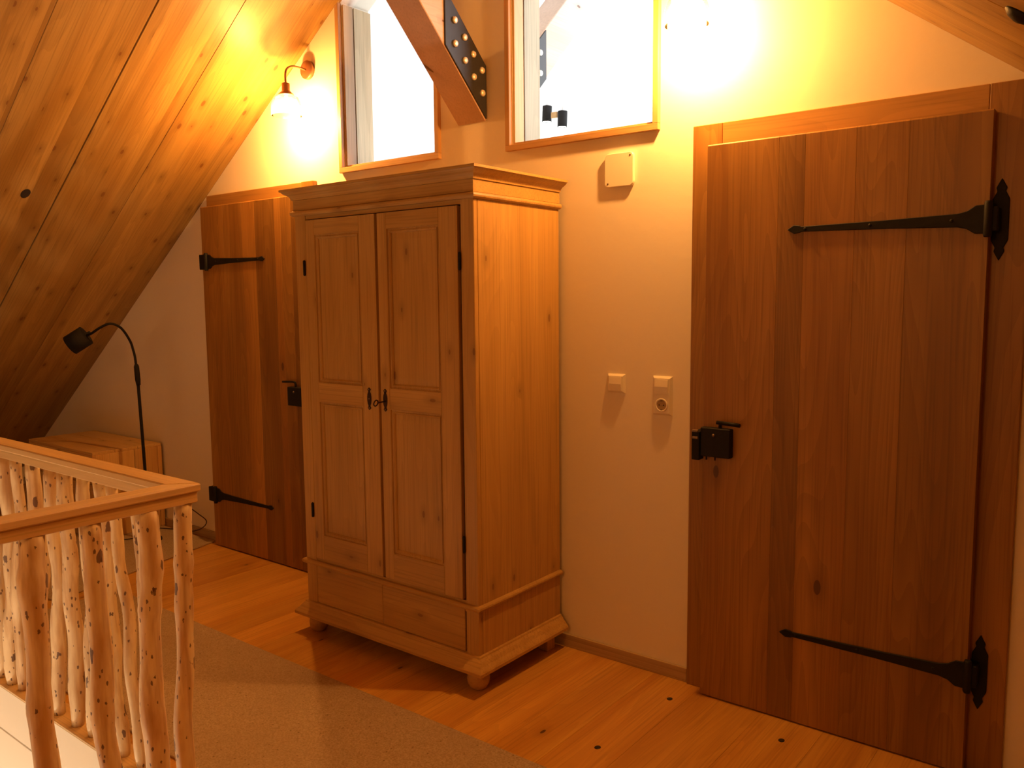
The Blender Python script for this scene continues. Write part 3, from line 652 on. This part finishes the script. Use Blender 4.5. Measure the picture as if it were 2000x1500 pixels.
def stick(top, bot, r, seed, amp=0.012):
    rnd = random.Random(seed); n_ = 26; top = Vector(top); bot = Vector(bot); pts = []; rads = []
    ph = [rnd.uniform(0, 6.28) for _ in range(6)]; fr = [rnd.uniform(0.6, 1.4), rnd.uniform(2, 3.2), rnd.uniform(0.6, 1.4), rnd.uniform(2, 3.2)]
    bumps = [(rnd.random(), rnd.uniform(0.05, 0.16)) for _ in range(4)]
    for k in range(n_+1):
        t = k/n_; env = math.sin(math.pi*t)**0.6
        p = top.lerp(bot, t)
        p.x += env*amp*(math.sin(6.28*fr[0]*t+ph[0]) + 0.45*math.sin(6.28*fr[1]*t+ph[1]))
        p.y += env*amp*(math.sin(6.28*fr[2]*t+ph[2]) + 0.45*math.sin(6.28*fr[3]*t+ph[3]))
        rr_ = r*(0.92 + 0.10*t + 0.05*math.sin(9*t+ph[4]))
        for bt, bh in bumps: rr_ += r*bh*math.exp(-((t-bt)/0.03)**2)
        if t > 0.975: rr_ *= 0.80
        elif t > 0.955: rr_ *= 0.94
        pts.append(p); rads.append(rr_)
    bm = BM(); tube(bm, pts, rads, 12); return obj('baluster', bm, 'stick', rl)
FYc = RY-0.036; NXc = RX-0.036; ZT, ZB = 0.9255, 0.0102
far = [(-2.452, -2.386, .019), (-2.603, -2.508, .019), (-2.680, -2.626, .024), (-2.790, -2.832, .021), (-2.925, -2.948, .026), (-3.030, -3.087, .024), (-3.180, -3.210, .027),
       (-3.320, -3.397, .022), (-3.420, -3.488, .027), (-3.545, -3.590, .025), (-3.68, -3.70, .024), (-3.82, -3.85, .026), (-3.97, -3.96, .024), (-4.10, -4.12, .025), (-4.24, -4.27, .023), (-4.40, -4.42, .026), (-4.56, -4.55, .024), (-4.72, -4.74, .025), (-4.88, -4.87, .023), (-5.05, -5.07, .026), (-5.22, -5.2, .024), (-5.4, -5.42, .025), (-5.6, -5.58, .025)]
for i, (a, c_, r) in enumerate(far): stick((a, FYc, ZT), (c_, FYc, ZB), r, 100+i, 0.009)
near = [(-1.617, -1.655, .0255), (-1.726, -1.738, .031), (-1.880, -1.862, .0285), (-2.022, -2.036, .030), (-2.18, -2.16, .028), (-2.33, -2.34, .029), (-2.50, -2.48, .028), (-2.66, -2.67, .029), (-2.84, -2.82, .028), (-3.02, -3.03, .029), (-3.2, -3.2, .028), (-3.4, -3.4, .028)]
for i, (a, c_, r) in enumerate(near): stick((NXc, a, ZT), (NXc, c_, ZB), r, 207+i, 0.007)

# ------------------------------------------------------------------ rugs
bm = BM(); prism(bm, [(-4.22, -0.830), (-0.35, -0.830), (-0.35, -1.52), (-4.22, -1.52)], 0.0004, 0.008, 'z', 0.002)
single('runner_rug', bm, 'rug', (-2.3, -1.17, 0), 'beige speckled woven rug lying in front of the wardrobe beside the railing', 'rug')
bm = BM(); prism(bm, [(-4.59, -0.03), (-4.31, -1.10), (-6.2, -1.42), (-6.45, -0.03)], 0.0004, 0.009, 'z', 0.002)
single('floor_mat', bm, 'rug', (-5.4, -0.6, 0), 'beige mat under the pine crate and floor lamp in the far corner', 'rug')

# ------------------------------------------------------------------ pine crate
cx0, cx1, cy0, cy1, cz = -6.105, -5.192, -0.468, -0.016, 0.566
cr = thing('pine_crate', ((cx0+cx1)/2, (cy0+cy1)/2, 0.009), 'pale pine crate of broad boards against the wall behind the railing', 'crate')
yb = [cy0, -0.325, -0.175, cy1]
for a, c_ in zip(yb, yb[1:]):
    bm = BM(); box(bm, cx0, cx1, a+0.001, c_-0.001, cz-0.018, cz, 0.002); obj('top_board', bm, 'crate', cr)
for x0 in (cx0, cx1-0.018):
    for a, c_ in ((cy0+0.02, -0.20), (-0.198, cy1-0.028)):
        bm = BM(); box(bm, x0, x0+0.018, a, c_, 0.0095, cz-0.0185, 0.002); obj('side_board', bm, 'crate_z', cr)
bm = BM(); box(bm, cx1-0.03, cx1+0.004, cy1-0.0275, cy1, 0.0095, cz-0.0185, 0.002); obj('corner_post', bm, 'crate_z', cr)
for z0, z1 in ((0.0095, 0.18), (0.185, 0.36), (0.365, cz-0.0185)):
    bm = BM(); box(bm, cx0, cx1, cy0, cy0+0.0195, z0, z1, 0.002); obj('front_board', bm, 'crate', cr)

# ------------------------------------------------------------------ floor lamp
LX, LY = -4.930, -0.270
fl = thing('floor_lamp', (LX, LY, 0.009), 'black floor lamp with gooseneck and square-looking shade by the pine crate', 'floor lamp')
bm = BM(); lathe(bm, [(0.075, 0.0), (0.075, 0.012), (0.068, 0.020), (0.02, 0.024)], (LX, LY, 0.0095), (0, 0, 1), 28); obj('base', bm, 'iron_smooth', fl)
pole = smooth_path([(LX, LY, 0.03), (-4.937, LY, 0.466), (-4.962, LY, 0.993), (-4.966, LY, 1.05)], 5)
bm = BM(); tube(bm, pole, 0.0095, 10); obj('pole', bm, 'iron_smooth', fl)
bm = BM(); tube(bm, [(-4.958, LY, 0.985), (-4.963, LY, 1.02), (-4.970, LY, 1.10), (-4.972, LY, 1.115)], [0.012, 0.016, 0.015, 0.010], 12); obj('switch_sleeve', bm, 'iron_smooth', fl)
neck = smooth_path([(-4.968, LY, 1.05), (-4.980, LY, 1.15), (-4.988, -0.275, 1.20), (-4.985, -0.295, 1.262), (-4.965, -0.355, 1.340), (-4.950, -0.425, 1.369), (-4.985, -0.470, 1.347), (-5.050, -0.493, 1.312), (-5.098, -0.500, 1.300)], 5)
bm = BM(); tube(bm, neck, 0.0075, 10); obj('gooseneck', bm, 'iron_smooth', fl)
P0 = Vector((-5.106, -0.500, 1.299)); P1 = Vector((-5.165, -0.570, 1.240)); AX = (P1-P0).normalized(); HL = (P1-P0).length
bm = BM(); lathe(bm, [(0.012, -0.030), (0.014, -0.004), (0.040, -0.002), (0.061, 0.0), (0.061, HL), (0.057, HL), (0.057, 0.010), (0.01, 0.008)], P0, AX, 28); obj('lamp_shade', bm, 'iron_smooth', fl)
cab = smooth_path([(-4.95, -0.010, 0.230), (-4.86, -0.030, 0.185), (-4.76, -0.034, 0.158), (-4.666, -0.034, 0.125), (-4.715, -0.034, 0.072), (-4.86, -0.032, 0.024), (-5.02, -0.040, 0.0135), (-5.19, -0.12, 0.0125), (-5.255, -0.225, 0.0125), (-5.15, -0.35, 0.0125), (-5.07, -0.36, 0.0125), (-5.035, -0.305, 0.016)], 6)
bm = BM(); tube(bm, cab, 0.0032, 8); obj('cable', bm, 'cable', fl)

# ------------------------------------------------------------------ spotlights in the bright room behind
for (x, y, z, lab) in ((-2.905, 1.20, 2.567, 'left of two small black spotlights seen through the right pane'), (-2.796, 1.20, 2.523, 'right of two small black spotlights seen through the right pane')):
    t_ = thing('spotlight', (x, y, z-0.045), lab, 'spotlight', 'black spotlights in the bright room')
    bm = BM(); lathe(bm, [(0.018, 0.047), (0.028, 0.044), (0.028, -0.045), (0.025, -0.045), (0.025, -0.036)], (x, y, z), (0.04, 0, 1), 20); obj('spot_body', bm, 'iron_smooth', t_)
    bm = BM(); lathe(bm, [(0.024, -0.042), (0.020, -0.0415)], (x, y, z), (0.04, 0, 1), 20); obj('lens', bm, 'lens', t_)
    bm = BM(); tube(bm, [(x, y, z+0.046), (x, y, zl(x)+0.002)], 0.003, 8); obj('stem', bm, 'white_room', t_)
bm = BM(); box(bm, -2.872, -2.828, 1.19, 1.21, 2.535, 2.570, 0.003); tb = single('spot_mount', bm, 'ash_x', (-2.85, 1.2, 2.535), 'pale wooden block between the two black spotlights', 'mounting block')
# black fitting on the right slope
hk = thing('ceiling_fitting', (-0.262, -0.845, zr(-0.262)), 'small black iron fitting on the sloped ceiling at the upper right', 'ceiling fitting')
nrm = Vector((-0.744, 0, -1)).normalized()
bm = BM(); lathe(bm, [(0.034, 0.0), (0.034, 0.004), (0.022, 0.012), (0.006, 0.016)], Vector((-0.262, -0.845, zr(-0.262))), nrm, 20); obj('fitting_cap', bm, 'iron', hk)
bpy.context.view_layer.update()
